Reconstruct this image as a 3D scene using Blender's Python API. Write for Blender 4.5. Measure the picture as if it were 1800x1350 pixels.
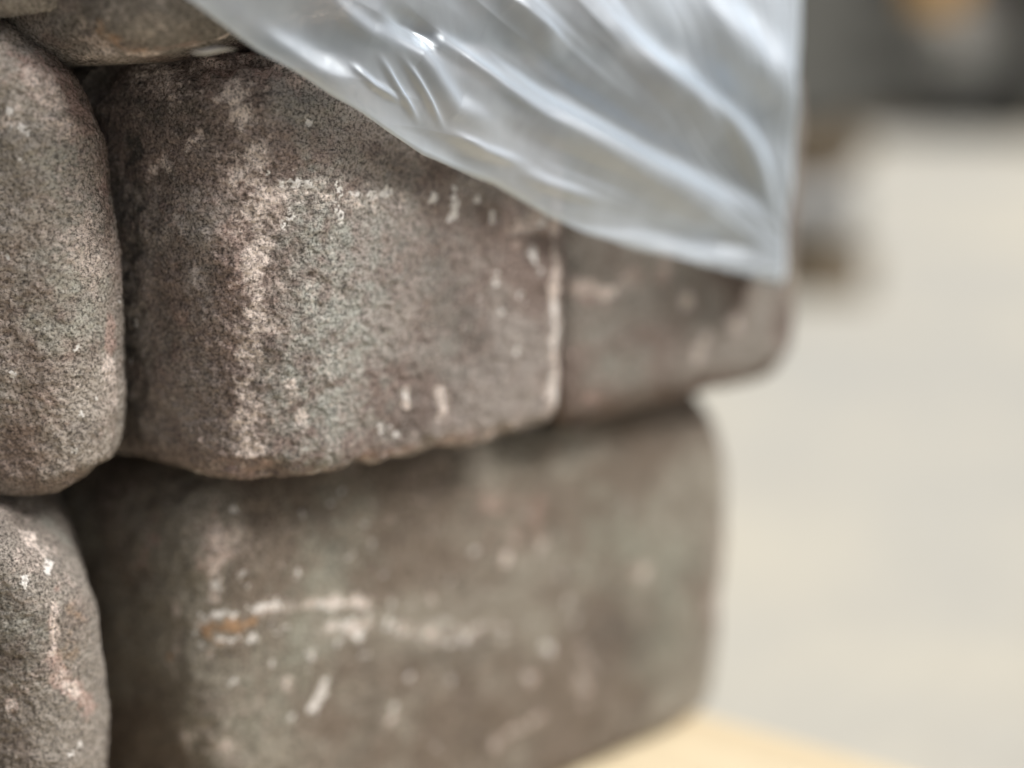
import bpy, bmesh, math, random
import numpy as np
from mathutils import Vector, noise
from mathutils.bvhtree import BVHTree

for o in list(bpy.data.objects):
    bpy.data.objects.remove(o, do_unlink=True)
SC = bpy.context.scene
COL = SC.collection

# ------------------------------------------------------------------ camera
FPX = 2500.0                 # focal length in photo pixels (1800 px wide)
HCAM = 0.352                 # lens height above the ground
PITCH = math.atan(615 / FPX) # looking slightly down
cam_d = bpy.data.cameras.new('camera'); cam = bpy.data.objects.new('camera', cam_d)
COL.objects.link(cam); SC.camera = cam
cam.location = (0, 0, HCAM); cam.rotation_euler = (math.pi / 2 - PITCH, 0, 0)
cam_d.lens = 50; cam_d.sensor_width = 36; cam_d.clip_start = 0.01; cam_d.clip_end = 800
cam_d.dof.use_dof = True; cam_d.dof.focus_distance = 0.341; cam_d.dof.aperture_fstop = 2.4
SC.render.resolution_x = 1024; SC.render.resolution_y = 768

# ------------------------------------------------------------------ light
SUN_AZ, SUN_EL = math.radians(109), math.radians(47)   # azimuth clockwise from +Y
w = bpy.data.worlds.new('World'); SC.world = w; w.use_nodes = True
nt = w.node_tree; nt.nodes.clear()
sky = nt.nodes.new('ShaderNodeTexSky'); sky.sky_type = 'NISHITA'; sky.sun_disc = False
sky.sun_elevation = SUN_EL; sky.sun_rotation = SUN_AZ
sky.air_density = 1.0; sky.dust_density = 6.0; sky.ozone_density = 0.6
hs = nt.nodes.new('ShaderNodeHueSaturation'); hs.inputs['Saturation'].default_value = 0.5
bg = nt.nodes.new('ShaderNodeBackground'); bg.inputs['Strength'].default_value = 0.066
wo = nt.nodes.new('ShaderNodeOutputWorld')
nt.links.new(sky.outputs[0], hs.inputs['Color']); nt.links.new(hs.outputs[0], bg.inputs[0]); nt.links.new(bg.outputs[0], wo.inputs[0])
sd = bpy.data.lights.new('sun', 'SUN'); sun = bpy.data.objects.new('sun', sd); COL.objects.link(sun)
sd.energy = 3.3; sd.angle = math.radians(24); sd.color = (1.0, 0.965, 0.92)
sdir = Vector((math.sin(SUN_AZ) * math.cos(SUN_EL), math.cos(SUN_AZ) * math.cos(SUN_EL), math.sin(SUN_EL)))
sun.rotation_euler = sdir.to_track_quat('Z', 'Y').to_euler()
vs = SC.view_settings
vs.view_transform = 'Standard'; vs.look = 'None'; vs.exposure = 0.40; vs.gamma = 1; vs.use_curve_mapping = False

# ------------------------------------------------------------------ helpers
CP, SP = math.cos(PITCH), math.sin(PITCH)
def ray(px, py):
    x = (px - 900) / FPX; y = (675 - py) / FPX
    return Vector((x, CP + y * SP, -SP + y * CP))
def at(px, py, Y):
    r = ray(px, py); return Vector((0, 0, HCAM)) + r * (Y / r.y)
U = Vector((0.76, 0.65, 0)).normalized(); N = Vector((U.y, -U.x, 0))
P0 = at(450, 850, 0.331)
def hit(px, py, off):
    """point on the vertical plane of the long faces, moved by off towards the camera -> (s, z)"""
    r = ray(px, py); o = Vector((0, 0, HCAM)); p = P0 + N * off
    t = (p - o).dot(N) / r.dot(N); q = o + r * t
    return (q - p).dot(U), q.z
def on(s, off, z=0.0):
    return P0 + U * s + N * off + Vector((0, 0, z - P0.z))

def tag(o, label=None, cat=None, group=None, kind=None):
    if label: o['label'] = label
    if cat: o['category'] = cat
    if group: o['group'] = group
    if kind: o['kind'] = kind
    return o
def empty(name, loc=(0, 0, 0), rz=0):
    o = bpy.data.objects.new(name, None); COL.objects.link(o); o.location = loc; o.rotation_euler = (0, 0, rz)
    o.empty_display_size = 0.02
    return o
def link(name, me, mat, parent=None, smooth=True):
    o = bpy.data.objects.new(name, me); COL.objects.link(o)
    if mat: me.materials.append(mat)
    if parent: o.parent = parent
    if smooth: me.polygons.foreach_set('use_smooth', [True] * len(me.polygons))
    return o

class G:
    """small node graph helper"""
    def __init__(s, name):
        s.m = bpy.data.materials.new(name); s.m.use_nodes = True; s.t = s.m.node_tree; s.t.nodes.clear()
    def n(s, typ, ins=None, **kw):
        nd = s.t.nodes.new(typ)
        for k, v in kw.items(): setattr(nd, k, v)
        for k, v in (ins or {}).items():
            if hasattr(v, 'node') or isinstance(v, bpy.types.NodeSocket): s.t.links.new(v, nd.inputs[k])
            else: nd.inputs[k].default_value = v
        return nd
    def noise(s, vec, scale, detail=3, rough=0.5, dist=0.0):
        return s.n('ShaderNodeTexNoise', {'Vector': vec, 'Scale': scale, 'Detail': detail, 'Roughness': rough, 'Distortion': dist}).outputs['Fac']
    def math(s, op, a, b=0.0, clamp=False):
        nd = s.n('ShaderNodeMath', {0: a, 1: b}, operation=op); nd.use_clamp = clamp; return nd.outputs[0]
    def step(s, x, lo, hi):
        return s.n('ShaderNodeMapRange', {'Value': x, 'From Min': lo, 'From Max': hi}, interpolation_type='SMOOTHSTEP').outputs[0]
    def mix(s, f, a, b, blend='MIX'):
        nd = s.n('ShaderNodeMix', data_type='RGBA', blend_type=blend)
        for idx, v in ((0, f), (6, a), (7, b)):
            if isinstance(v, bpy.types.NodeSocket): s.t.links.new(v, nd.inputs[idx])
            else: nd.inputs[idx].default_value = v if idx == 0 else (*v, 1)
        return nd.outputs[2]

# ------------------------------------------------------------------ materials
def stone_material(name, tone, warm, seed, tint=(1, 1, 1)):
    g = G(name)
    co = g.n('ShaderNodeTexCoord').outputs['Object']
    mp = g.n('ShaderNodeMapping', {'Vector': co, 'Location': (seed * 1.37, seed * 0.71, seed * 2.1)}).outputs[0]
    a = g.n('ShaderNodeAttribute', attribute_name='marks'); sp = g.n('ShaderNodeSeparateColor', {'Color': a.outputs['Color']})
    a2 = g.n('ShaderNodeAttribute', attribute_name='stains_and_shade'); sp2 = g.n('ShaderNodeSeparateColor', {'Color': a2.outputs['Color']})
    pale, green, pink = sp.outputs[0], sp.outputs[1], sp.outputs[2]
    white, ochre, dark = sp2.outputs[0], sp2.outputs[1], sp2.outputs[2]
    big = g.noise(mp, 22, 4, 0.6, 0.3); mid = g.noise(mp, 95, 5, 0.6, 0.4)
    fine = g.noise(mp, 620, 4, 0.62); grain = g.noise(mp, 1350, 2, 0.6)
    # streaky grain: sand drawn slightly across the face
    mp2 = g.n('ShaderNodeMapping', {'Vector': mp, 'Scale': (1.0, 1.0, 2.2), 'Rotation': (0.2, 0.35, 0.1)}).outputs[0]
    worm = g.noise(mp2, 1000, 3, 0.6, 1.8)
    rid = g.math('SUBTRACT', 1.0, g.math('ABSOLUTE', g.math('SUBTRACT', g.math('MULTIPLY', worm, 2.0), 1.0)))   # thin fibres
    spk = g.step(g.math('ADD', g.math('MULTIPLY', rid, 0.45), g.math('MULTIPLY', grain, 0.75)), 0.58, 0.88)
    k = tone
    c_brown = (0.128 * k * warm, 0.104 * k, 0.090 * k); c_grey = (0.192 * k, 0.175 * k, 0.158 * k)
    c_green = (0.196 * k, 0.203 * k, 0.182 * k); c_pink = (0.37, 0.255, 0.225); c_pale = (0.54, 0.475, 0.44)
    c_brown, c_grey, c_green = [tuple(a * b for a, b in zip(c, tint)) for c in (c_brown, c_grey, c_green)]
    col = g.mix(g.step(big, 0.42, 0.58), c_brown, c_grey)
    col = g.mix(g.math('MULTIPLY', g.step(g.noise(mp, 48, 3, 0.55, 0.6), 0.54, 0.66), 0.45), col, tuple(v * 0.62 for v in c_brown))
    gm = g.math('MAXIMUM', g.math('MULTIPLY', g.step(mid, 0.55, 0.72), 0.15), g.math('MULTIPLY', green, 0.7))
    col = g.mix(gm, col, c_green)
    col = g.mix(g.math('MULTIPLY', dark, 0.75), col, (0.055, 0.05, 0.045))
    # pink brown veils
    pk = g.math('ADD', g.math('MULTIPLY', mid, 0.75), g.math('MULTIPLY', pink, 0.46))
    pk = g.step(g.math('ADD', pk, g.math('ADD', g.math('MULTIPLY', fine, 0.4), g.math('MULTIPLY', worm, 0.3))), 0.80, 1.25)
    col = g.mix(g.math('MULTIPLY', pk, 0.6), col, c_pink)
    # pale scuffing and some painted brightness, broken up by the grain
    pv = g.math('ADD', g.math('MULTIPLY', pale, 0.38), g.math('ADD', g.math('MULTIPLY', fine, 0.65), g.math('ADD', g.math('MULTIPLY', rid, 0.30), g.math('MULTIPLY', mid, 0.35))))
    pm = g.math('MULTIPLY', g.step(pv, 0.84, 1.16), 0.9)
    col = g.mix(pm, col, c_pale)
    oc = g.step(g.math('ADD', ochre, g.math('MULTIPLY', fine, 0.3)), 0.35, 0.9)
    col = g.mix(g.math('MULTIPLY', oc, 0.8), col, (0.33, 0.20, 0.11))
    # sand grains: light rims and dark pits over everything but the chalk
    col = g.mix(1.0, col, g.mix(spk, (0.30, 0.29, 0.285), (1.85, 1.83, 1.80)), 'MULTIPLY')
    col = g.mix(g.math('MULTIPLY', g.step(grain, 0.60, 0.74), 0.35), col, (0.50, 0.46, 0.42))
    wv = g.math('ADD', g.math('MULTIPLY', white, 0.40), g.math('ADD', g.math('MULTIPLY', grain, 0.5), g.math('MULTIPLY', fine, 0.5)))
    wm = g.step(wv, 0.63, 0.76)
    col = g.mix(wm, col, (0.88, 0.85, 0.82))
    h = g.math('ADD', g.math('MULTIPLY', rid, 0.45), g.math('ADD', g.math('MULTIPLY', fine, 0.8), g.math('MULTIPLY', grain, 0.30)))
    bp = g.n('ShaderNodeBump', {'Height': h, 'Strength': 1.0, 'Distance': 0.0013})
    b2 = g.n('ShaderNodeBump', {'Height': mid, 'Strength': 0.5, 'Distance': 0.0018, 'Normal': bp.outputs[0]})
    bs = g.n('ShaderNodeBsdfPrincipled', {'Base Color': col, 'Roughness': 0.88, 'Normal': b2.outputs[0], 'Specular IOR Level': 0.32})
    out = g.n('ShaderNodeOutputMaterial', {'Surface': bs.outputs[0]})
    return g.m

def film_material():
    g = G('milky plastic film')
    co = g.n('ShaderNodeTexCoord').outputs['Object']
    n1 = g.noise(co, 28, 3, 0.5, 0.5); n2 = g.noise(co, 240, 3, 0.6); n3 = g.noise(co, 90, 2, 0.5, 1.0)
    bp = g.n('ShaderNodeBump', {'Height': g.math('ADD', g.math('MULTIPLY', n3, 0.5), g.math('MULTIPLY', n2, 0.08)), 'Strength': 0.3, 'Distance': 0.0010})
    nn = bp.outputs[0]
    att = g.n('ShaderNodeAttribute', attribute_name='ply').outputs['Fac']
    df = g.n('ShaderNodeBsdfDiffuse', {'Color': (0.72, 0.82, 0.94, 1), 'Normal': nn})
    tl = g.n('ShaderNodeBsdfTranslucent', {'Color': (0.78, 0.88, 0.98, 1), 'Normal': nn})
    m1 = g.n('ShaderNodeMixShader', {0: 0.42, 1: df.outputs[0], 2: tl.outputs[0]})
    tr = g.n('ShaderNodeBsdfTransparent', {'Color': (0.97, 0.98, 0.98, 1)})
    lw = g.n('ShaderNodeLayerWeight', {'Blend': 0.35, 'Normal': nn}).outputs['Facing']
    op = g.math('ADD', g.math('MULTIPLY', lw, 0.75), g.math('ADD', 0.05, g.math('MULTIPLY', n1, 0.22)))
    op = g.math('ADD', op, g.math('MULTIPLY', att, 0.45), True)
    m2 = g.n('ShaderNodeMixShader', {0: op, 1: tr.outputs[0], 2: m1.outputs[0]})
    gl = g.n('ShaderNodeBsdfGlossy', {'Color': (0.86, 0.93, 1, 1), 'Roughness': 0.34, 'Normal': nn})
    gl2 = g.n('ShaderNodeBsdfGlossy', {'Color': (0.84, 0.92, 1, 1), 'Roughness': 0.38, 'Normal': nn})
    glm = g.n('ShaderNodeMixShader', {0: 0.55, 1: gl.outputs[0], 2: gl2.outputs[0]})
    fr = g.n('ShaderNodeFresnel', {'IOR': 1.75, 'Normal': nn}).outputs[0]
    m3 = g.n('ShaderNodeMixShader', {0: g.math('MULTIPLY', fr, 2.2, True), 1: m2.outputs[0], 2: glm.outputs[0]})
    g.n('ShaderNodeOutputMaterial', {'Surface': m3.outputs[0]})
    return g.m

def plain_material(name, c1, c2, scale, rough=0.85, bump=0.0, detail=5, stretch=(1, 1, 1)):
    g = G(name)
    co = g.n('ShaderNodeTexCoord').outputs['Object']
    mp = g.n('ShaderNodeMapping', {'Vector': co, 'Scale': stretch}).outputs[0]
    f = g.noise(mp, scale, detail, 0.6, 0.2)
    f2 = g.noise(mp, scale * 9, 3, 0.6)
    fac = g.step(g.math('ADD', g.math('MULTIPLY', f, 0.75), g.math('MULTIPLY', f2, 0.25)), 0.35, 0.65)
    bs = g.n('ShaderNodeBsdfPrincipled', {'Base Color': g.mix(fac, c1, c2), 'Roughness': rough})
    if bump:
        b = g.n('ShaderNodeBump', {'Height': f2, 'Strength': 0.6, 'Distance': bump}); g.t.links.new(b.outputs[0], bs.inputs['Normal'])
    g.n('ShaderNodeOutputMaterial', {'Surface': bs.outputs[0]})
    return g.m

# ------------------------------------------------------------------ setting
def ground():
    bm = bmesh.new(); R = 300
    vs_ = [bm.verts.new((x, y, 0)) for x, y in ((-R, -R), (R, -R), (R, R), (-R, R))]; bm.faces.new(vs_)
    me = bpy.data.meshes.new('ground'); bm.to_mesh(me); bm.free()
    g = G('pale sandy concrete yard')
    co = g.n('ShaderNodeTexCoord').outputs['Object']
    a = g.noise(co, 1.3, 5, 0.6, 0.3); b = g.noise(co, 40, 5, 0.65); c = g.noise(co, 5.0, 3, 0.5)
    col = g.mix(g.step(a, 0.38, 0.62), (0.415, 0.41, 0.375), (0.50, 0.475, 0.40))
    col = g.mix(g.math('MULTIPLY', g.step(c, 0.45, 0.75), 0.35), col, (0.37, 0.36, 0.335))
    col = g.mix(g.math('MULTIPLY', g.step(b, 0.55, 0.75), 0.4), col, (0.35, 0.32, 0.27))
    bp = g.n('ShaderNodeBump', {'Height': b, 'Strength': 0.4, 'Distance': 0.004})
    bs = g.n('ShaderNodeBsdfPrincipled', {'Base Color': col, 'Roughness': 0.9, 'Normal': bp.outputs[0]})
    g.n('ShaderNodeOutputMaterial', {'Surface': bs.outputs[0]})
    tag(link('ground', me, g.m, smooth=False), kind='structure')
ground()

# ------------------------------------------------------------------ stones
def rounded_outline(poly, radii, step):
    """poly: CCW 2D convex corners; returns points and outward normals"""
    pts = []; nor = []
    n = len(poly); arcs = []
    for i in range(n):
        p, a, b = Vector(poly[i]), Vector(poly[i - 1]), Vector(poly[(i + 1) % n])
        d1 = (a - p).normalized(); d2 = (b - p).normalized(); r = radii[i]
        ang = math.acos(max(-1, min(1, d1.dot(d2)))); t = r / math.tan(ang / 2)
        c = p + (d1 + d2).normalized() * (r / math.sin(ang / 2))
        s, e = p + d1 * t, p + d2 * t
        arcs.append((c, s, e, r))
    for i in range(n):
        c, s, e, r = arcs[i]
        a0 = math.atan2(s.y - c.y, s.x - c.x); a1 = math.atan2(e.y - c.y, e.x - c.x)
        while a1 < a0: a1 += 2 * math.pi
        k = max(4, int(r * (a1 - a0) / step))
        for j in range(k + 1):
            a = a0 + (a1 - a0) * j / k; nn = Vector((math.cos(a), math.sin(a)))
            pts.append(c + nn * r); nor.append(nn)
        s2 = arcs[(i + 1) % n][1]; L = (s2 - e).length; k = int(L / step)
        nn = nor[-1]
        for j in range(1, k):
            pts.append(e.lerp(s2, j / k)); nor.append(nn)
    return pts, nor

def stone(name, poly, radii, z0, z1, rt, rb, mat, seed, strokes=(), lump=0.0015, bulge=0.0015, chip=0.55,
          step=0.0007, label='', edge=0.5, warp=None, relief=False):
    pts, nor = rounded_outline(poly, radii, step)
    cx = sum(p.x for p in pts) / len(pts); cy = sum(p.y for p in pts) / len(pts)
    rows = []                                    # (z, inset, cap shrink, edge factor)
    for f in (0.05, 0.35, 0.65, 0.85, 0.95): rows.append((z0, rb, f, 0.15))
    k = max(6, int(rb * 1.57 / step))
    for j in range(k + 1):
        a = math.pi / 2 * j / k; rows.append((z0 + rb * (1 - math.sin(a)), rb * (1 - math.cos(a)), 1, 0))
    rows[5:] = [(z0 + rb * (1 - math.cos(math.pi / 2 * j / k)), rb * (1 - math.sin(math.pi / 2 * j / k)), 1, math.sin(math.pi * j / k)) for j in range(k + 1)]
    k2 = int((z1 - z0 - rt - rb) / step)
    for j in range(1, k2): rows.append((z0 + rb + (z1 - z0 - rt - rb) * j / k2, 0, 1, 0))
    k = max(6, int(rt * 1.57 / step))
    rows += [(z1 - rt * (1 - math.sin(math.pi / 2 * j / k)), rt * (1 - math.cos(math.pi / 2 * j / k)), 1, math.sin(math.pi * j / k)) for j in range(k + 1)]
    for f in (0.95, 0.85, 0.65, 0.35, 0.05): rows.append((z1, rt, f, 0.15))
    M = len(pts); P = np.zeros((len(rows) * M, 3)); E = np.zeros(len(rows) * M); EC = np.zeros(len(rows) * M); FN = np.zeros((len(rows) * M, 3))
    px = np.array([p.x for p in pts]); py = np.array([p.y for p in pts]); nx = np.array([p.x for p in nor]); ny = np.array([p.y for p in nor])
    # curvature of the plan: 1 on rounded corners
    curv = np.hypot(nx - np.roll(nx, 3), ny - np.roll(ny, 3)); curv = np.clip(curv / 0.15, 0, 1)
    for _ in range(6): curv = (np.roll(curv, 1) + curv + np.roll(curv, -1)) / 3
    zm = (z0 + z1) / 2
    for i, (z, ins, f, ed) in enumerate(rows):
        sl = slice(i * M, (i + 1) * M)
        b = bulge * max(0, 1 - ((z - zm) / ((z1 - z0) / 2)) ** 2)
        x = px - nx * (ins - b); y = py - ny * (ins - b)
        P[sl, 0] = cx + (x - cx) * f; P[sl, 1] = cy + (y - cy) * f; P[sl, 2] = z
        E[sl] = np.maximum(ed, curv * (1 if f == 1 else 0)); EC[sl] = np.maximum(ed, curv * (0.22 if f == 1 else 0))
        rr = rt if z > zm else rb
        zz = (ins / rr) * (1 if z > zm else -1); hh = math.sqrt(max(0, 1 - min(1, abs(zz)) ** 2))
        if f < 1: hh = 0
        FN[sl, 0] = nx * hh; FN[sl, 1] = ny * hh; FN[sl, 2] = zz
    if warp:
        sv = (P[:, 0] - P0.x) * U.x + (P[:, 1] - P0.y) * U.y
        wt = (P[:, 2] - z0) / (z1 - z0)
        dep = (P[:, 0] - P0.x) * N.x + (P[:, 1] - P0.y) * N.y
        dx, dz_ = warp(sv, wt, dep, P[:, 0]); P[:, 2] += dz_; P[:, 0] += dx
    D = np.zeros(len(P)); off = Vector((seed * 3.1, seed * 1.7, seed * 5.3))
    for i in range(len(P)):
        v = Vector(P[i]); q = v + off
        d = lump * (noise.noise(q * 16) * 1.0 + noise.noise(q * 38) * 0.55)
        d += 0.00075 * noise.noise(q * 110) + 0.00042 * noise.noise(q * 260) + 0.00022 * noise.noise(q * 560)
        c = noise.noise(q * 75 + Vector((7, 3, 1))) * 0.6 + noise.noise(q * 190) * 0.5
        if c > 0.02: d -= chip * EC[i] * min(0.0030, (c - 0.02) * 0.0065)
        D[i] = d
    P += FN * D[:, None]
    faces = []
    for i in range(len(rows) - 1):
        a = i * M; b = a + M
        faces += [(a + j, a + (j + 1) % M, b + (j + 1) % M, b + j) for j in range(M)]
    faces.append(tuple(range(M))[::-1]); faces.append(tuple(range((len(rows) - 1) * M, len(rows) * M)))
    base = Vector((cx, cy, z0))
    # marks: strokes of wear, plus some painted shade and light, laid on the real surface
    mk = np.zeros((len(P), 4), dtype=np.float32); st = np.zeros((len(P), 4), dtype=np.float32); mk[:, 3] = 1; st[:, 3] = 1
    if strokes:
        bvh = BVHTree.FromPolygons([tuple(v) for v in P], faces[:-2])
        o = Vector((0, 0, HCAM))
        for ch, line, rad, val in strokes:
            q = []
            for (x, y) in line:
                h = bvh.ray_cast(o, ray(x, y).normalized())
                if h[0]: q.append(h[0])
            if not q: continue
            arr = (mk, st)[ch // 3]; c = ch % 3
            segs = list(zip(q[:-1], q[1:])) or [(q[0], q[0])]
            if ch == WHITE:                       # chalk and salt sit in separate specks
                rs = random.Random(int(line[0][0] * 7 + line[0][1])); dots = []
                px_r = rad / FPX * 0.37
                L = sum((b - a).length for a, b in segs)
                for _ in range(int(3 + L / px_r * 1.6 + rad * 0.15)):
                    a, b = rs.choice(segs); c_ = a.lerp(b, rs.random())
                    dots.append(c_ + Vector((rs.gauss(0, 1) * U.x, rs.gauss(0, 1) * U.y, rs.gauss(0, 1))) * px_r * 0.55)
                segs = [(d_, d_ + Vector((0, 0, 0.00035 * rs.random()))) for d_ in dots]; rad = max(6.5, rad * 0.72)
            best = np.full(len(P), 1e9)
            for a, b in segs:
                A = np.array(a); B = np.array(b); d = B - A; L2 = d.dot(d) + 1e-12
                t = np.clip((P - A) @ d / L2, 0, 1); dist = np.linalg.norm(P - (A + t[:, None] * d), axis=1)
                best = np.minimum(best, dist)
            R = rad / FPX * 0.37
            near = np.nonzero(best < R * 3.0)[0]; jit = np.ones(len(P)); gain = np.ones(len(P))
            for i in near:
                q_ = Vector(P[i]); n1 = noise.noise(q_ * 230); n2 = noise.noise(q_ * 90 + Vector((ch, 2, 5))); n3 = noise.noise(q_ * 480)
                jit[i] = max(0.3, 1 + 0.45 * n2 + 0.6 * n1 + 0.5 * n3); gain[i] = max(0.1, min(1.3, 0.85 + 0.9 * n1 + 0.3 * n2 + 0.7 * n3))
            if ch == WHITE: gain[:] = 1.0
            m = val * gain * np.exp(-(best / (R * jit)) ** 2 * 1.2)
            arr[:, c] = np.maximum(arr[:, c], m) if val > 0 else arr[:, c]
    # worn edges
    for i in np.nonzero(E > 0.05)[0]:
        q = Vector(P[i]) + off
        t = noise.noise(q * 60) * 0.6 + noise.noise(q * 23) * 0.7 + 0.15
        if t > 0:
            mk[i, 0] = max(mk[i, 0], min(1, E[i] * t * 1.6 * edge)); mk[i, 2] = max(mk[i, 2], min(1, E[i] * t * 1.5 * edge))
    P -= np.array(base)
    me = bpy.data.meshes.new(name); me.from_pydata(P.tolist(), [], faces); me.update()
    for nm, arr in (('marks', mk), ('stains_and_shade', st)):
        at_ = me.color_attributes.new(nm, 'FLOAT_COLOR', 'POINT'); at_.data.foreach_set('color', arr.ravel())
    o = link(name, me, mat); o.location = base
    if relief:
        sm = o.modifiers.new('grain_density', 'SUBSURF'); sm.subdivision_type = 'SIMPLE'; sm.levels = 1; sm.render_levels = 1
        tx = bpy.data.textures.new('sand_grain', 'CLOUDS'); tx.noise_scale = 0.0016; tx.noise_depth = 2; tx.noise_type = 'SOFT_NOISE'
        dm = o.modifiers.new('grain_relief', 'DISPLACE'); dm.texture = tx; dm.texture_coords = 'LOCAL'; dm.strength = 0.0011; dm.mid_level = 0.5
    tag(o, label, 'paving stone', 'weathered paving stones stacked on the pallet')
    return o

def P2(v): return (v.x, v.y)
PALE, GREEN, PINK, WHITE, OCHRE, DARK = range(6)
zA0 = P0.z - 0.0045; zA1 = at(450, 92, 0.331).z
print('zA', zA0, zA1)

# A: the long middle stone -------------------------------------------------
sA1 = hit(987, 560, 0)[0]
A_near = on(0, 0); A_far = on(sA1, 0)
left_dir = Vector((-0.80, 0.60, 0)).normalized()
A_left = A_near + left_dir * 0.066
back = -N
polyA = [P2(A_near), P2(A_far), P2(A_far + back * 0.12), P2(A_left + back * 0.085)]
polyA = [P2(A_left), P2(A_near), P2(A_far), P2(A_far + back * 0.12), P2(A_left + back * 0.09)]
strA = [
    (PALE, [(425, 170), (440, 300), (455, 420), (450, 560), (430, 690), (440, 790)], 30, 0.98),
    (PALE, [(430, 140), (445, 260)], 24, 0.85), (PALE, [(455, 500), (460, 640)], 26, 0.7),
    (PINK, [(430, 110), (440, 350), (440, 600), (440, 830)], 55, 0.8),
    (PALE, [(360, 125), (430, 115), (520, 120)], 26, 0.55), (PINK, [(370, 120), (540, 135)], 40, 0.9),
    (PALE, [(255, 300), (300, 280), (350, 240)], 14, 0.75), (PINK, [(255, 300), (350, 240)], 16, 0.8),
    (PALE, [(410, 335), (470, 320)], 22, 0.6),
    (WHITE, [(475, 318), (520, 322), (540, 325)], 8, 0.85), (PALE, [(480, 330), (600, 345), (690, 345)], 28, 0.6),
    (WHITE, [(590, 325), (600, 352)], 10, 0.8), (WHITE, [(610, 335), (660, 345)], 7, 0.7), (WHITE, [(672, 342), (690, 337)], 6, 0.95),
    (WHITE, [(490, 385), (510, 370)], 12, 0.6), (WHITE, [(590, 360), (600, 385)], 7, 0.6),
    (WHITE, [(758, 355)], 8, 0.95), (WHITE, [(785, 358), (803, 350)], 12, 0.95), (WHITE, [(797, 378)], 9, 1), (WHITE, [(840, 352)], 8, 0.9),
    (WHITE, [(865, 370), (868, 392)], 8, 0.85),
    (PALE, [(900, 400), (960, 385)], 34, 0.7), (PINK, [(890, 400), (980, 390)], 40, 0.9), (WHITE, [(932, 430), (940, 460)], 12, 0.9),
    (WHITE, [(955, 390)], 9, 0.8), (WHITE, [(950, 475)], 9, 0.85),
    (WHITE, [(870, 485), (875, 490)], 10, 0.85), (WHITE, [(912, 510), (925, 535)], 8, 0.7), (WHITE, [(880, 553)], 8, 0.8), (WHITE, [(845, 510), (842, 545)], 7, 0.6),
    (WHITE, [(910, 614)], 8, 0.9), (WHITE, [(820, 580)], 7, 0.6),
    (PALE, [(972, 400), (974, 500), (976, 560), (976, 640), (970, 720)], 12, 1.5), (PINK, [(975, 400), (980, 720)], 18, 1.0),
    (WHITE, [(974, 530), (976, 610)], 8, 0.9), (WHITE, [(970, 660), (974, 710)], 9, 0.9),
    (DARK, [(760, 440), (830, 640), (740, 700)], 80, 0.35), (PALE, [(713, 680), (711, 712)], 11, 0.95), (PALE, [(772, 685), (782, 715), (775, 740)], 11, 0.95), (WHITE, [(713, 690), (712, 705)], 6, 0.5),
    (WHITE, [(775, 690), (782, 712)], 6, 0.5), (WHITE, [(670, 752)], 7, 0.6), (WHITE, [(690, 748), (700, 768)], 6, 0.6),
    (PALE, [(505, 680), (525, 735)], 15, 0.9), (PALE, [(460, 670), (480, 650)], 12, 0.8), (PALE, [(530, 755), (520, 780)], 14, 0.7),
    (PALE, [(540, 420), (560, 600), (600, 660), (560, 760)], 100, 0.26),  # broad pale stroke: brightness of the lit face painted into the colour
    (GREEN, [(560, 400), (590, 480), (570, 560), (560, 700)], 115, 1.25), (GREEN, [(740, 420), (790, 600)], 60, 0.5), (GREEN, [(540, 200), (600, 260)], 50, 0.6),
    (PINK, [(300, 400), (320, 560), (330, 720)], 70, 0.45), (PINK, [(640, 800), (860, 760)], 22, 1.0), (PALE, [(650, 808), (780, 790), (860, 770)], 12, 0.8),
    (PINK, [(475, 588)], 10, 1.0), (WHITE, [(544, 212)], 5, 0.8), (WHITE, [(240, 570)], 5, 0.7), (WHITE, [(253, 748)], 6, 0.7), (WHITE, [(228, 637)], 5, 0.7),
    (DARK, [(230, 180), (340, 190)], 70, 0.9), (DARK, [(232, 200), (240, 500), (236, 790)], 46, 1.0), (DARK, [(290, 330), (300, 600)], 62, 0.7),  # dark brown stone tone, with the shade of the left gap painted in
    (PALE, [(230, 815), (330, 822), (470, 835), (580, 825)], 14, 0.7), (PINK, [(440, 800), (470, 815)], 22, 0.9),
]
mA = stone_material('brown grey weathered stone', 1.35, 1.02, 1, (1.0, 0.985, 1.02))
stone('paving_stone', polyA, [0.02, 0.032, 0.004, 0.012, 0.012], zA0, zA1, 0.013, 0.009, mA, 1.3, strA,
      label='big sharp brown-grey stone in the middle with a pale scuffed corner, directly under the film', edge=0.6, chip=0.95, step=0.00055, relief=True, warp=lambda s, w, n, x: (0, -0.07 * np.clip(-s + 0.004, 0, 0.06) * w * w - 0.06 * np.clip(-s - 0.004, 0, 0.06) * (1 - w) ** 2 + (0.0014 * np.exp(-((s - 0.034) / 0.003) ** 2) + 0.0009 * np.exp(-((s - 0.045) / 0.002) ** 2) - 0.0007 * np.exp(-((s - 0.039) / 0.0018) ** 2) + 0.0010 * np.exp(-((s - 0.060) / 0.004) ** 2)) * np.clip(1 - w * 5, 0, 1)))

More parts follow.
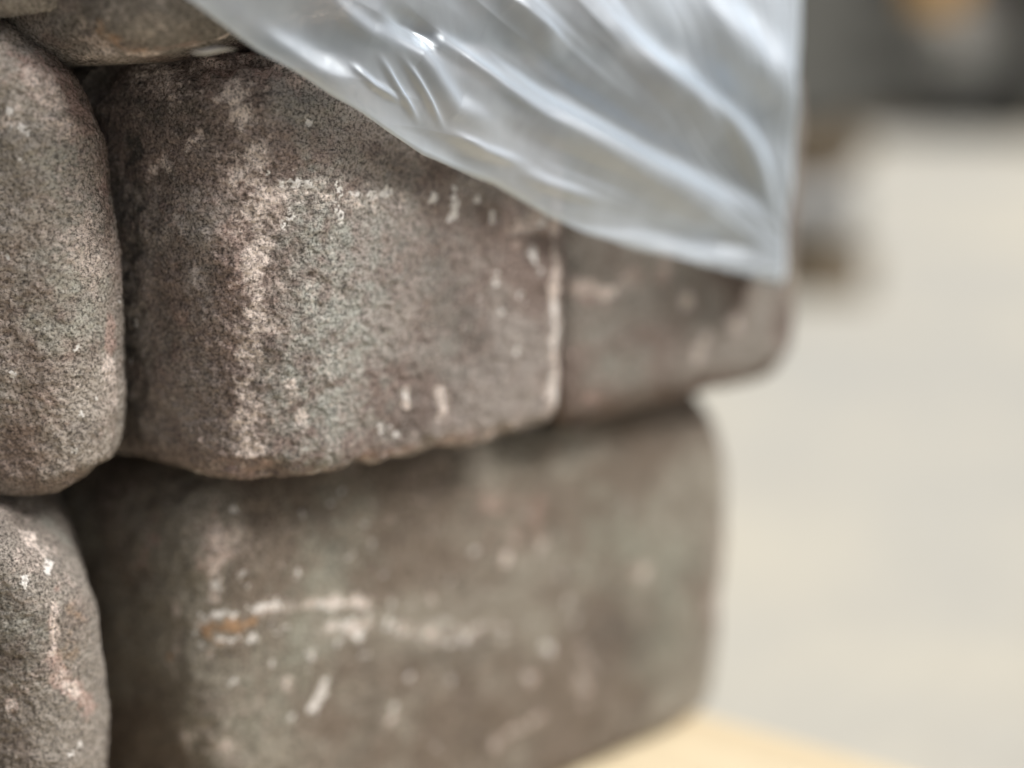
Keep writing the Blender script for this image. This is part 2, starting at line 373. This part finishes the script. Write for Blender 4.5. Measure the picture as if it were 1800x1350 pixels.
# B: the blurred stone right of it ----------------------------------------
bo = -0.0055
sB0 = hit(990, 560, bo)[0]; sB1 = hit(1420, 560, bo)[0]
polyB = [P2(on(sB0, bo)), P2(on(sB1, bo)), P2(on(sB1, bo - 0.12)), P2(on(sB0, bo - 0.12))]
zB0 = hit(1200, 697, bo)[1] - 0.0035
_r = random.Random(5)
for _ in range(70):
    _t = _r.random(); strA.append((WHITE, [(_r.gauss(445 + 18 * math.sin(_t * 9), 26), 170 + 650 * _t)], 4, 0.55 + 0.4 * _r.random()))
for _ in range(34): strA.append((WHITE, [(_r.uniform(470, 690), _r.gauss(348, 16))], 5, 0.6 + 0.4 * _r.random()))
for _ in range(34): strA.append((WHITE, [(_r.uniform(830, 965), _r.uniform(390, 620))], 6, 0.45 + 0.35 * _r.random()))
for _ in range(26): strA.append((WHITE, [(_r.uniform(640, 960), _r.gauss(760, 22))], 5, 0.5 + 0.4 * _r.random()))
strB = [(PALE, [(1010, 500), (1060, 515), (1110, 495)], 18, 1.0), (PINK, [(1010, 500), (1060, 518), (1120, 490)], 22, 1.0), (PINK, [(1175, 455), (1165, 480)], 26, 1.0),
        (PALE, [(1170, 470)], 22, 0.6), (PALE, [(1205, 528)], 17, 1.2), (PALE, [(1290, 565), (1300, 575)], 20, 0.8), (PALE, [(1225, 620), (1240, 600)], 26, 0.7),
        (PALE, [(1365, 600)], 20, 0.8), (GREEN, [(1050, 640), (1120, 650)], 60, 0.7), (PINK, [(1010, 700), (1110, 695)], 16, 0.9), (PALE, [(1050, 610)], 18, 0.6)]
mB = stone_material('plain brown stone', 1.02, 1.06, 2)
stone('paving_stone', polyB, [0.004, 0.016, 0.016, 0.01], zB0, zA1 - 0.001, 0.013, 0.014, mB, 4.1, strB, step=0.0014,
      label='blurred brown stone jutting out at the right below the tip of the film', edge=0.35)

# C: the lower stone, set back --------------------------------------------
co_ = -0.024
sC0 = hit(372, 1000, co_)[0]; sC1 = hit(1306, 1000, co_)[0]
zC1 = zA0 - 0.001; zC0 = hit(1190, 1290, co_)[1]
Cn = on(sC0, co_); C_left = Cn + Vector((-0.80, 0.60, 0)).normalized() * 0.066
polyC = [P2(C_left), P2(Cn), P2(on(sC1, co_)), P2(on(sC1, co_ - 0.10)), P2(C_left + back * 0.06)]
strC = [(WHITE, [(350, 1092), (395, 1075), (470, 1065), (550, 1062), (630, 1055)], 9, 0.92), (PALE, [(350, 1090), (470, 1066), (640, 1056)], 13, 1.0),
        (OCHRE, [(365, 1105), (440, 1095)], 17, 1.1), (WHITE, [(380, 1128), (450, 1120)], 9, 0.75), (OCHRE, [(380, 1130), (420, 1128)], 9, 0.5),
        (WHITE, [(490, 1112)], 8, 0.8), (PALE, [(560, 1105), (640, 1100)], 14, 0.9), (WHITE, [(607, 1098)], 11, 0.9), (WHITE, [(627, 1112)], 12, 0.95), (WHITE, [(680, 1098)], 11, 0.75),
        (PALE, [(700, 1105), (790, 1115), (880, 1105)], 18, 0.75), (WHITE, [(800, 1120), (880, 1105)], 13, 0.62),
        (WHITE, [(965, 1140)], 15, 0.85), (WHITE, [(790, 1198)], 11, 0.75), (PALE, [(895, 975), (890, 990)], 18, 1.1), (PALE, [(955, 960)], 17, 0.7), (PALE, [(755, 1050)], 14, 0.9), (PALE, [(725, 1058)], 12, 0.9),
        (WHITE, [(545, 1245), (560, 1230), (570, 1205)], 15, 1.0), (WHITE, [(553, 1247)], 11, 1.1), (WHITE, [(548, 1152)], 9, 0.9), (WHITE, [(478, 1170)], 9, 0.9), (WHITE, [(512, 1270)], 10, 0.8),
        (PALE, [(500, 1200), (510, 1210)], 13, 0.8), (WHITE, [(380, 1030)], 11, 0.7), (WHITE, [(524, 1010)], 8, 0.7), (PALE, [(380, 930), (378, 1050)], 20, 0.75), (PINK, [(380, 900), (378, 990)], 28, 1.0),
        (PINK, [(270, 930), (250, 990)], 26, 1.0), (PALE, [(310, 1060), (305, 1180)], 14, 0.7), (OCHRE, [(300, 1155)], 8, 1.0), (PALE, [(370, 1150)], 14, 0.8), (PALE, [(340, 1290), (400, 1310)], 38, 0.8),
        (PALE, [(690, 1270)], 14, 0.9), (PALE, [(870, 1310), (950, 1260)], 16, 0.9), (PALE, [(955, 1258)], 16, 0.9), (PALE, [(1020, 1150), (1030, 1230)], 30, 0.5), (PALE, [(1130, 1010)], 26, 0.8), (PINK, [(1130, 1010)], 30, 1.0),
        (PALE, [(930, 1200)], 18, 0.7), (GREEN, [(1060, 940), (1180, 1000), (1160, 1150)], 90, 0.8), (GREEN, [(600, 960), (480, 1240)], 90, 0.6), (DARK, [(1060, 1110), (1130, 1130)], 70, 0.6), (DARK, [(590, 960), (600, 1000)], 30, 0.4),
        (PINK, [(840, 880), (960, 900)], 60, 0.5)]
for _ in range(46): strC.append((WHITE, [(_r.uniform(330, 1150), _r.uniform(860, 1330))], _r.uniform(5, 9), 0.45 + 0.4 * _r.random()))
for _ in range(26): strC.append((WHITE, [(_r.uniform(460, 900), _r.gauss(1110, 14))], 7, 0.6 + 0.3 * _r.random()))
mC = stone_material('olive grey stone', 1.12, 1.0, 3, (1.0, 1.01, 0.95))
stone('paving_stone', polyC, [0.014, 0.018, 0.022, 0.012, 0.012], zC0, zC1, 0.024, 0.008, mC, 7.7, strC, step=0.0009, warp=lambda s, w, n, x: (-0.016 * np.clip((s - sC1 + 0.05) / 0.05, 0, 1) * np.clip((w - 0.62) / 0.38, 0, 1) ** 2.0 - 0.004 * np.clip((s - sC1 + 0.05) / 0.05, 0, 1) * np.clip((0.3 - w) / 0.3, 0, 1) ** 2, 0),
      label='olive-grey blurred stone with white chalky streaks, set back below the middle stone', edge=0.4)

# F and G: the left column --------------------------------------------------
def side_stone(px_r, y_top, y_bot, Y, rt, rb, seed, mat, strokes, label, **kw):
    r = at(px_r, (max(0, y_top) + min(1350, y_bot)) / 2, Y + 0.006)
    z1 = at(60, y_top, Y + rt).z; z0 = at(60, y_bot, Y + rb * 0.6).z
    fl = at(-420, 600, Y - 0.004)
    fr_ = Vector((r.x, Y, 0)); poly = [(fl.x, Y + 0.012), (fr_.x, Y), (fr_.x - 0.036, Y + 0.085), (fl.x, Y + 0.085)]
    return stone('paving_stone', poly, [0.01, 0.013, 0.010, 0.01], z0, z1, rt, rb, mat, seed, strokes, label=label, step=0.0006, relief=True, **kw)
def round_side(px, Y, top, ft, bot, fb):
    xr = at(px, 600, Y).x
    def f(s, w, n, x):
        near = np.clip(1 - (xr - x) / 0.055, 0, 1.2) ** 1.3
        dx = -near * (top * np.clip((w - 1 + ft) / ft, 0, 1) ** 2.2 + bot * np.clip((fb - w) / fb, 0, 1) ** 2.2)
        dz = -near * near * (0.006 * np.clip((w - .7) / .3, 0, 1) - 0.006 * np.clip((.15 - w) / .15, 0, 1))
        return dx, dz
    return f
strF = [(PALE, [(60, 140), (90, 170)], 26, 0.5), (PINK, [(50, 110), (120, 170), (150, 220)], 42, 1.2), (PALE, [(70, 130), (110, 215)], 30, 0.7), (DARK, [(150, 300), (150, 400)], 30, 0.5), (PALE, [(100, 200), (115, 225)], 18, 0.75), (PINK, [(175, 270), (190, 350)], 16, 1.0), (PALE, [(140, 110), (165, 210)], 14, 0.6),
        (GREEN, [(120, 290), (140, 420), (120, 520)], 50, 0.8), (DARK, [(180, 340), (170, 430)], 20, 0.6), (PINK, [(196, 560), (198, 605)], 16, 1.8), (PINK, [(180, 270), (192, 360)], 18, 1.3), (PALE, [(190, 640), (198, 700)], 16, 0.8),
        (PALE, [(20, 400), (10, 600)], 60, 0.35), (GREEN, [(80, 560), (160, 590)], 50, 0.7), (PALE, [(10, 620), (130, 690)], 22, 0.35), (OCHRE, [(30, 800), (110, 800)], 26, 0.25), (DARK, [(150, 770)], 26, 0.5),
        (PINK, [(30, 700), (100, 720)], 60, 0.45), (WHITE, [(48, 236)], 6, 0.6), (WHITE, [(33, 280)], 6, 0.6), (WHITE, [(210, 530)], 6, 0.6), (PALE, [(0, 220), (20, 200)], 18, 0.8)]
for _ in range(12): strF.append((WHITE, [(_r.uniform(0, 205), _r.uniform(80, 850))], 4, 0.5 + 0.4 * _r.random()))
mF = stone_material('pinkish grey stone', 1.5, 1.04, 4)
side_stone(226, 14, 893, 0.331, 0.014, 0.011, 2.9, mF, strF, 'tall pinkish-grey stone at the left edge, left of the big middle stone', edge=0.5, warp=round_side(215, 0.331, 0.019, 0.36, 0.010, 0.18))
strG = [(PALE, [(30, 940), (60, 960)], 26, 0.75), (WHITE, [(78, 1005), (92, 990)], 7, 0.75), (WHITE, [(40, 1028), (50, 1015)], 7, 0.65), (PALE, [(95, 1060), (98, 1120), (85, 1165)], 8, 0.9), (PINK, [(95, 1060), (98, 1120), (85, 1165)], 12, 1.0),
        (PALE, [(85, 1165), (40, 1215), (15, 1245)], 10, 0.9), (PINK, [(85, 1165), (20, 1240)], 14, 1.0), (PINK, [(85, 1165), (125, 1210), (160, 1245)], 14, 1.7), (PALE, [(85, 1165), (125, 1210), (160, 1245)], 10, 0.8), (PALE, [(90, 1170), (130, 1215)], 8, 0.6),
        (PINK, [(140, 960), (175, 1030)], 18, 1.2), (PALE, [(160, 980), (178, 1040)], 12, 0.6), (OCHRE, [(125, 1070), (130, 1150)], 34, 0.35), (GREEN, [(100, 930), (120, 950)], 30, 0.9), (PINK, [(100, 1035)], 8, 1.0),
        (WHITE, [(120, 1325), (145, 1310)], 6, 0.6), (GREEN, [(30, 1080), (60, 1130)], 60, 0.6), (DARK, [(10, 930)], 30, 0.4)]
mG = stone_material('dark grey stone', 1.12, 1.0, 5)
side_stone(196, 880, 1640, 0.319, 0.016, 0.016, 5.5, mG, strG, 'dark grey stone at the lower left corner crossed by a pink Y-shaped vein', edge=0.5, warp=round_side(190, 0.319, 0.026, 0.30, 0.008, 0.6))

# D and E: the course above --------------------------------------------------
doff = 0.001
sD = hit(300, 60, doff)[0]; sD1 = hit(905, 60, doff)[0]; sD2 = hit(1180, 60, doff)[0]
Dn = on(sD, doff); D_left = Dn + Vector((-0.84, 0.54, 0)).normalized() * 0.055
zD0 = zA1 - 0.0010
mD = stone_material('rusty brown stone', 1.0, 1.15, 6)
strD = [(PALE, [(200, 40), (260, 50), (320, 30)], 40, 0.45), (OCHRE, [(180, 60), (240, 85)], 30, 0.45), (PALE, [(140, 100), (200, 95), (300, 90), (400, 60)], 14, 0.8), (PINK, [(200, 80), (330, 80)], 40, 0.6), (DARK, [(120, 60), (160, 20)], 40, 0.7)]
stone('paving_stone', [P2(D_left), P2(Dn), P2(on(sD1, doff)), P2(on(sD1, doff - 0.1)), P2(D_left + back * 0.07)], [0.014, 0.02, 0.008, 0.01, 0.01],
      zD0, zD0 + 0.095, 0.012, 0.013, mD, 9.2, strD, label='rusty brown stone at the top left whose right part vanishes behind the film', edge=0.6, warp=lambda s, w, n, x: (0, np.clip((s + 0.022) * 0.22, 0, 0.0075) * (1 - w) * np.clip((n + 0.035) / 0.03, 0, 1) - 0.002 * (1 - w) * np.clip(-n / 0.03, 0, 1)))
mD2 = stone_material('grey brown stone under film', 1.0, 1.05, 7)
stone('paving_stone', [P2(on(sD1 + 0.002, doff - 0.004)), P2(on(sD2, doff - 0.004)), P2(on(sD2, doff - 0.11)), P2(on(sD1 + 0.002, doff - 0.11))], [0.008, 0.014, 0.01, 0.01],
      zD0, zD0 + 0.093, 0.012, 0.010, mD2, 11.4, step=0.0014, label='grey-brown stone seen only dimly through the folded film, top centre', edge=0.4)
mE = stone_material('tan stone', 1.25, 1.1, 8)
rE = at(262, 0, 0.345); zE0 = at(60, 26, 0.336).z
flx = at(-420, 600, 0.33).x
stone('paving_stone', [(flx, 0.336), (rE.x, 0.333), (rE.x - 0.036, 0.42), (flx, 0.42)], [0.01, 0.016, 0.01, 0.01], zE0, zE0 + 0.09, 0.015, 0.008, mE, 13.1, label='pale tan stone at the top left corner with only its underside rim visible', edge=0.5)

# ------------------------------------------------------------------ plastic film
FO = 0.013
def film():
    edge_px = [(250, -75), (340, 0), (400, 45), (460, 90), (550, 147), (640, 200), (700, 240), (750, 270), (810, 296), (880, 325), (930, 355), (980, 385), (1040, 411), (1100, 430), (1180, 452), (1250, 470), (1330, 487), (1397, 498)]
    E = np.array([hit(x, y, FO) for x, y in edge_px]); Es, Ez = E[:, 0], E[:, 1]
    s_end = Es[-1]; ztop = hit(900, -150, FO)[1]
    s0 = Es[0]
    ridges = [  # photo polyline, half width px, height mm (negative = valley)
        ([(930, -60), (1012, 0), (1158, 128), (1275, 216), (1357, 327), (1388, 400)], 34, 5.5),
        ([(800, 110), (930, 185), (1100, 274), (1246, 350), (1370, 412)], 32, 4.8),
        ([(720, 30), (760, 62), (808, 93), (900, 165), (985, 225)], 12, 1.1),
        ([(640, 60), (738, 100), (797, 192), (900, 235)], 18, 1.5),
        ([(655, 85), (680, 122), (705, 165), (745, 225)], 6, 0.9),
        ([(690, 85), (722, 125), (745, 165), (785, 240)], 6, 1.0),
        ([(610, 105), (655, 150), (720, 187)], 6, 0.8),
        ([(770, 222), (850, 266), (940, 298)], 8, 0.9),
        ([(880, 285), (965, 325), (1080, 362)], 10, 1.0),
        ([(560, -30), (610, 30), (650, 60), (700, 75)], 14, 0.8),
        ([(400, 10), (470, 60), (560, 120), (650, 175)], 16, 0.7),
        ([(1180, -50), (1280, 60), (1360, 160), (1390, 260)], 36, 4.0),
        ([(750, 35), (850, 75), (925, 117), (1158, 262), (1380, 379)], 26, -4.0),
        ([(1040, 10), (1120, 60), (1217, 117), (1330, 210), (1375, 290)], 30, -4.0),
        ([(660, 20), (730, 50), (780, 80)], 16, -2.0),
        ([(640, 175), (720, 225), (800, 270), (900, 320)], 22, -1.4),
        ([(480, -20), (560, 60), (640, 120)], 34, -0.8),
        ([(1050, 350), (1200, 405), (1370, 460)], 22, -1.8),
        ([(860, -60), (900, 0), (960, 60), (1000, 100)], 22, 2.0),
        ([(1340, 40), (1375, 150), (1392, 300), (1396, 430)], 9, 1.6),
    ]
    RS = []
    for line, wpx, h in ridges:
        q = np.array([hit(x, y, FO) for x, y in line]); L = []
        sc = 0.0
        for x, y in line:
            s_, z_ = hit(x, y, FO); sc += (P0 + U * s_).y
        RS.append((q, wpx / FPX * sc / len(line) , h / 1000.0))
    nc = 620; nr = 420; ply = []
    wrap = 0.075; rad = 0.009
    S = np.concatenate([np.linspace(s0, s_end, nc), np.linspace(s_end, s_end + wrap, 70)[1:]])
    X = []; 
    ss = np.repeat(S, nr)
    t = np.linspace(0, 1, nr) ** 1.25
    zz = []
    for s in S:
        ze = np.interp(min(s, s_end), Es, Ez) + (max(0, s - s_end) * -0.06)
        ze += 0.0006 * noise.noise(Vector((s * 90, 3.3, 0))) + 0.0009 * noise.noise(Vector((s * 28, 1.3, 0)))
        zt = max(ztop, ze + 0.002); zz.append(ze + (zt - ze) * t)
    zz = np.concatenate(zz)
    h = np.zeros(len(ss))
    for q, wd, amp in RS:
        best = np.full(len(ss), 1e9); along = np.zeros(len(ss)); tot = 0
        lens = np.linalg.norm(q[1:] - q[:-1], axis=1); T = lens.sum()
        for k in range(len(q) - 1):
            a, b = q[k], q[k + 1]; d = b - a; L2 = d @ d
            tt = np.clip(((ss - a[0]) * d[0] + (zz - a[1]) * d[1]) / L2, 0, 1)
            dist = np.hypot(ss - a[0] - tt * d[0], zz - a[1] - tt * d[1])
            m = dist < best; best[m] = dist[m]; along[m] = (tot + tt[m] * lens[k]) / T; tot += lens[k]
        fade = np.clip(along / 0.45, 0, 1) * np.clip((1 - along) / 0.40, 0, 1); fade = fade * fade * (3 - 2 * fade)
        h += amp * 1.35 * np.exp(-(best / (wd * 1.15)) ** 2.0) * fade
    cs, cz = hit(1400, 452, FO); th = np.arctan2(zz - cz, cs - ss); rr = np.hypot(zz - cz, ss - cs)   # folds fan out from the low corner
    w1 = np.clip(rr / 0.05, 0, 1); 
    fan = np.array([noise.noise(Vector((a * 5.0, r * 7.0, 5.1))) * 0.0034 * q + noise.noise(Vector((a * 12.0, r * 10.0, 1.1))) * 0.0010 * q + abs(noise.noise(Vector((a * 24.0, r * 18.0, 8.1)))) * -0.0007 * q for a, r, q in zip(th, rr, w1)])
    h += fan
    ed = np.repeat(np.interp(np.minimum(S, s_end), Es, Ez), nr); dz = zz - ed
    hem = np.exp(-np.abs(dz - 0.0010) / 0.0012)
    h += -0.0016 * np.exp(-dz / 0.0018)                      # lower rim curls in towards the stones
    co = []
    for i in range(len(ss)):
        s, z = ss[i], zz[i]
        v = Vector((s * 30, z * 30, 2.2)); hh = h[i] + 0.0022 * noise.noise(v) + 0.0003 * noise.noise(v * 3.1) + 0.00006 * noise.noise(v * 9)
        if s <= s_end - rad:
            p = on(s, FO + hh, z)
        else:
            a = min((s - (s_end - rad)) / rad, math.pi / 2)
            ex = max(0, s - (s_end - rad) - rad * math.pi / 2)
            c = on(s_end - rad, FO - rad, z)
            nn = N * math.cos(a) + U * math.sin(a); tn = -N * math.sin(a) + U * math.cos(a)
            p = c + nn * (rad + hh * max(0.25, math.cos(a))) + (tn * ex)
        co.append(p)
    base = on(s_end, FO, float(Ez[-1])); me = bpy.data.meshes.new('plastic_film')
    nC = len(S)
    faces = [(c * nr + r, (c + 1) * nr + r, (c + 1) * nr + r + 1, c * nr + r + 1) for c in range(nC - 1) for r in range(nr - 1)]
    me.from_pydata([tuple(p - base) for p in co], [], faces); me.update()
    pl = hem * 0.9 + 0.5 * np.exp(-np.abs(ss - (s_end - 0.002)) / 0.003)
    q0 = np.array(hit(1010, -20, FO)); q1 = np.array(hit(1392, 350, FO)); d_ = (q1 - q0) / np.linalg.norm(q1 - q0)
    side = -(ss - q0[0]) * -d_[1] - (zz - q0[1]) * -d_[0]
    side = (zz - q0[1]) * d_[0] - (ss - q0[0]) * d_[1]       # the film lies double above this fold
    pl = pl + 0.55 * np.clip(side / 0.012 + 0.2, 0, 1)
    a = me.attributes.new('ply', 'FLOAT', 'POINT'); a.data.foreach_set('value', np.clip(pl, 0, 1).astype(np.float32))
    o = link('plastic_film', me, film_material()); o.location = base
    tag(o, 'creased milky plastic film hanging diagonally over the upper stones', 'plastic sheet')
film()

# thin scrap of film caught in the joint
def scrap():
    me = bpy.data.meshes.new('film_scrap'); vs_, fs = [], []
    n = 24
    for i in range(n):
        t = i / (n - 1); x = 335 + 78 * t; y = 92 - 6 * t + 1.5 * math.sin(t * 7)
        s, z = hit(x, y, 0.002); wv = 0.0006 * math.sin(math.pi * t) + 0.0001
        vs_ += [tuple(on(s, 0.002, z - wv) - P0), tuple(on(s, 0.0035, z + wv * 0.3) - P0), tuple(on(s, 0.001, z + wv) - P0)]
    for i in range(n - 1):
        for k in range(2): fs.append((i * 3 + k, i * 3 + 3 + k, i * 3 + 4 + k, i * 3 + 1 + k))
    me.from_pydata(vs_, [], fs); me.update()
    o = link('film_scrap', me, plain_material('dusty pale film', (0.45, 0.43, 0.40), (0.55, 0.53, 0.5), 300, 0.5)); o.location = P0
    tag(o, 'thin pale sliver of plastic caught in the dark joint under the top stone', 'plastic scrap')
scrap()

# ------------------------------------------------------------------ pallet under the stack
def box_mesh(bm, x0, x1, y0, y1, z0, z1, bev=0.0, seed=0, cuts=0):
    r = bmesh.ops.create_cube(bm, size=1.0)
    for v in r['verts']:
        v.co = Vector((x0 + (v.co.x + .5) * (x1 - x0), y0 + (v.co.y + .5) * (y1 - y0), z0 + (v.co.z + .5) * (z1 - z0)))
    if bev:
        es = list({e for v in r['verts'] for e in v.link_edges})
        bmesh.ops.bevel(bm, geom=es, offset=bev, segments=2, affect='EDGES')
def box_obj(name, dims, mat, parent, bev=0.002):
    bm = bmesh.new(); box_mesh(bm, *dims, bev=bev); me = bpy.data.meshes.new(name); bm.to_mesh(me); bm.free()
    return link(name, me, mat, parent, smooth=False)
wood = plain_material('pale pine wood', (0.70, 0.61, 0.43), (0.60, 0.50, 0.34), 9, 0.75, 0.001, 6, (1, 14, 14))
wood_old = plain_material('weathered brown wood', (0.20, 0.155, 0.10), (0.15, 0.115, 0.075), 9, 0.85, 0.001, 6, (1, 12, 12))
print('zC0', zC0)
# far edge of the top deck runs through two points seen right of the lower stone
def on_z(px, py, z):
    r = ray(px, py); t = (z - HCAM) / r.z; return Vector((0, 0, HCAM)) + r * t
e0 = on_z(1215, 1246, zC0 - 0.001); e1 = on_z(1590, 1350, zC0 - 0.001)
print('pallet edge', e0, e1)
dv = (e1 - e0).normalized(); ang = math.atan2(dv.y, dv.x)
corner = e0 + dv * 0.16
def near_pallet():
    H = zC0 - 0.001; L = 0.62; W = 0.5
    t = empty('wooden_pallet', (corner.x, corner.y, 0), ang)
    tag(t, 'fresh yellow wooden pallet carrying the stack of stones, lower right', 'pallet')
    nb = 5; bw = 0.094
    for i in range(nb):
        y1 = -i * (W - bw) / (nb - 1)
        box_obj('deck_board', (-L, 0, y1 - bw, y1, H - 0.018, H), wood, t)
    for i in range(3):
        x = -L + 0.003 + i * (L - 0.106) / 2
        box_obj('stringer_board', (x, x + 0.1, -W + 0.003, -0.003, H - 0.036, H - 0.0185), wood, t)
        for j in range(3):
            yy = -0.104 - j * (W - 0.108) / 2
            box_obj('spacer_block', (x + 0.001, x + 0.099, yy, yy + 0.1, 0.0185, H - 0.0365), wood, t)
    for j in range(3):
        yy = -0.104 - j * (W - 0.108) / 2
        box_obj('bottom_board', (-L, 0, yy, yy + 0.1, 0, 0.018), wood, t)
near_pallet()

# ------------------------------------------------------------------ background, far out of focus
grey_block = plain_material('dark grey concrete block', (0.085, 0.085, 0.078), (0.12, 0.12, 0.11), 6, 0.9, 0.002)
dark_block = plain_material('darker block', (0.05, 0.048, 0.044), (0.07, 0.068, 0.062), 6, 0.9, 0.002)
wrap_mat = plain_material('cloudy wrap', (0.175, 0.175, 0.17), (0.205, 0.205, 0.20), 5, 0.4)
bag_mat = plain_material('pale grey woven bag', (0.5, 0.5, 0.48), (0.56, 0.56, 0.54), 8, 0.8)
orange = plain_material('orange plastic', (0.78, 0.43, 0.08), (0.70, 0.38, 0.08), 12, 0.5)

def block_pile(name, loc, rz, nx, nz, bw, bd, bh, mat, label, cat, cap=None, foot=wood_old, tilt=0.0, seed=0):
    """a pack of paving blocks in courses standing on a pallet"""
    random.seed(seed); t = empty(name, loc, rz); tag(t, label, cat)
    W = nx * bw; base = 0.045
    bm = bmesh.new()
    for k in range(nz):
        for i in range(nx):
            j = (0.5 * (k % 2)) * 0.2 * bw
            box_mesh(bm, -W / 2 + i * bw + 0.004 + j, -W / 2 + (i + 1) * bw - 0.004 + j, 0.006 * random.random(), bd, base + k * bh + 0.002, base + (k + 1) * bh - 0.002, bev=0.012)
    me = bpy.data.meshes.new('block_pack'); bm.to_mesh(me); bm.free(); link('block_pack', me, mat, t, smooth=False)
    for x in (-W / 2, -0.05, W / 2 - 0.1):
        box_obj('foot_block', (x, x + 0.1, 0.0, bd, 0.0, base - 0.021), foot, t)
    box_obj('deck_board', (-W / 2, W / 2, 0.0, bd, base - 0.02, base), foot, t)
    return t, W, base + nz * bh

# mid distance: a wrapped pack, only its right edge shows beside the film
def wrapped_pack():
    q = on_z(1528, 525, 0.0); Y = q.y; x1 = q.x
    W = 0.60; pz = at(1478, 440, Y).z
    t = empty('wrapped_pack', (x1, Y, 0), math.radians(4)); tag(t, 'blurred grey wrapped pack on a brown wooden foot, just right of the film edge', 'wrapped pack')
    for x in (-W, -W / 2 - 0.05, -0.10): box_obj('foot_block', (x, x + 0.1, 0.001, 0.4, 0.0, pz - 0.021), wood_old, t)
    box_obj('deck_board', (-W, 0, 0, 0.4, pz - 0.02, pz), wood_old, t)
    z2 = at(1478, 300, Y).z; z3 = at(1478, 228, Y).z; z4 = at(1478, -260, Y).z
    # soft film around the lower courses
    bm = bmesh.new(); box_mesh(bm, -W + 0.004, -0.012, 0.004, 0.39, pz + 0.001, z2, bev=0.02)
    me = bpy.data.meshes.new('cloudy_wrap'); bm.to_mesh(me); bm.free(); link('cloudy_wrap', me, wrap_mat, t)
    box_obj('brown_course', (-W + 0.006, -0.008, 0.006, 0.385, z2 + 0.001, z3), wood_old, t, 0.01)
    box_obj('dark_course', (-W + 0.02, -0.035, 0.006, 0.38, z3 + 0.001, z4), grey_block, t, 0.014)
wrapped_pack()

YB = on_z(1600, 244, 0.0).y; print('YB', YB)
def xat(px, Y): return (px - 900) / FPX * Y * 1.02
p1, W1, h1 = block_pile('block_stack', (xat(1325, YB + .2), YB + 0.1, 0), 0, 3, 4, 0.34, 0.6, 0.17, grey_block, 'dark grey blurred stack of blocks far behind, left of the orange patch', 'block stack', seed=1)
p2, W2, h2 = block_pile('block_stack', (xat(1915, YB + .2), YB - 0.05, 0), 0.05, 3, 4, 0.25, 0.6, 0.16, grey_block, 'dark grey blurred stack of blocks far behind at the right edge', 'block stack', seed=2)
p3, W3, h3 = block_pile('block_stack', (xat(1575, YB + 1.0), YB + 0.9, 0), 0, 5, 5, 0.30, 0.6, 0.19, dark_block, 'darkest blurred block stack, standing behind the pale grey bag', 'block stack', foot=dark_block, seed=3)

def bulk_bag():
    Y = YB + 0.35; bx = xat(1662, Y)
    t = empty('bulk_bag', (bx, Y, 0)); tag(t, 'blurred pale grey rounded bag lying raised among the dark stacks, under the orange patch', 'bag')
    zc = at(1655, 80, Y).z
    bm = bmesh.new(); bmesh.ops.create_uvsphere(bm, u_segments=48, v_segments=32, radius=1.0)
    for v in bm.verts:
        c = v.co.copy()
        k = 1 + 0.10 * noise.noise(c * 2.1) + 0.05 * noise.noise(c * 5)
        s = Vector((abs(c.x) ** 0.75 * math.copysign(1, c.x), abs(c.y) ** 0.75 * math.copysign(1, c.y), abs(c.z) ** 0.8 * math.copysign(1, c.z)))
        v.co = Vector((s.x * 0.20 * k, s.y * 0.18 * k, zc + s.z * 0.17 * k))
    me = bpy.data.meshes.new('sack'); bm.to_mesh(me); bm.free(); link('sack', me, bag_mat, t)
    box_obj('support', (-0.22, 0.22, -0.16, 0.2, 0.0, zc - 0.16), dark_block, t, 0.01)
bulk_bag()
def orange_tub():
    Y = YB + 0.15; x = xat(1600, Y); z = at(1600, 14, Y).z
    bm = bmesh.new(); n = 32; prof = [(0.0, 0), (0.085, 0), (0.092, 0.01), (0.11, 0.15), (0.116, 0.16), (0.116, 0.17), (0.106, 0.17), (0.085, 0.03), (0.0, 0.03)]
    rings = [[bm.verts.new((r * math.cos(2 * math.pi * i / n), r * math.sin(2 * math.pi * i / n), h)) for i in range(n)] for r, h in prof[1:-1]]
    for a, b in zip(rings[:-1], rings[1:]):
        for i in range(n): bm.faces.new((a[i], a[(i + 1) % n], b[(i + 1) % n], b[i]))
    bm.faces.new(rings[0][::-1]); bm.faces.new(rings[-1])
    me = bpy.data.meshes.new('orange_tub'); bm.to_mesh(me); bm.free()
    o = link('orange_tub', me, orange); o.location = (x, Y, z)
    tag(o, 'blurred bright orange tub sitting on top of the pale grey bag, far behind', 'tub')
orange_tub()
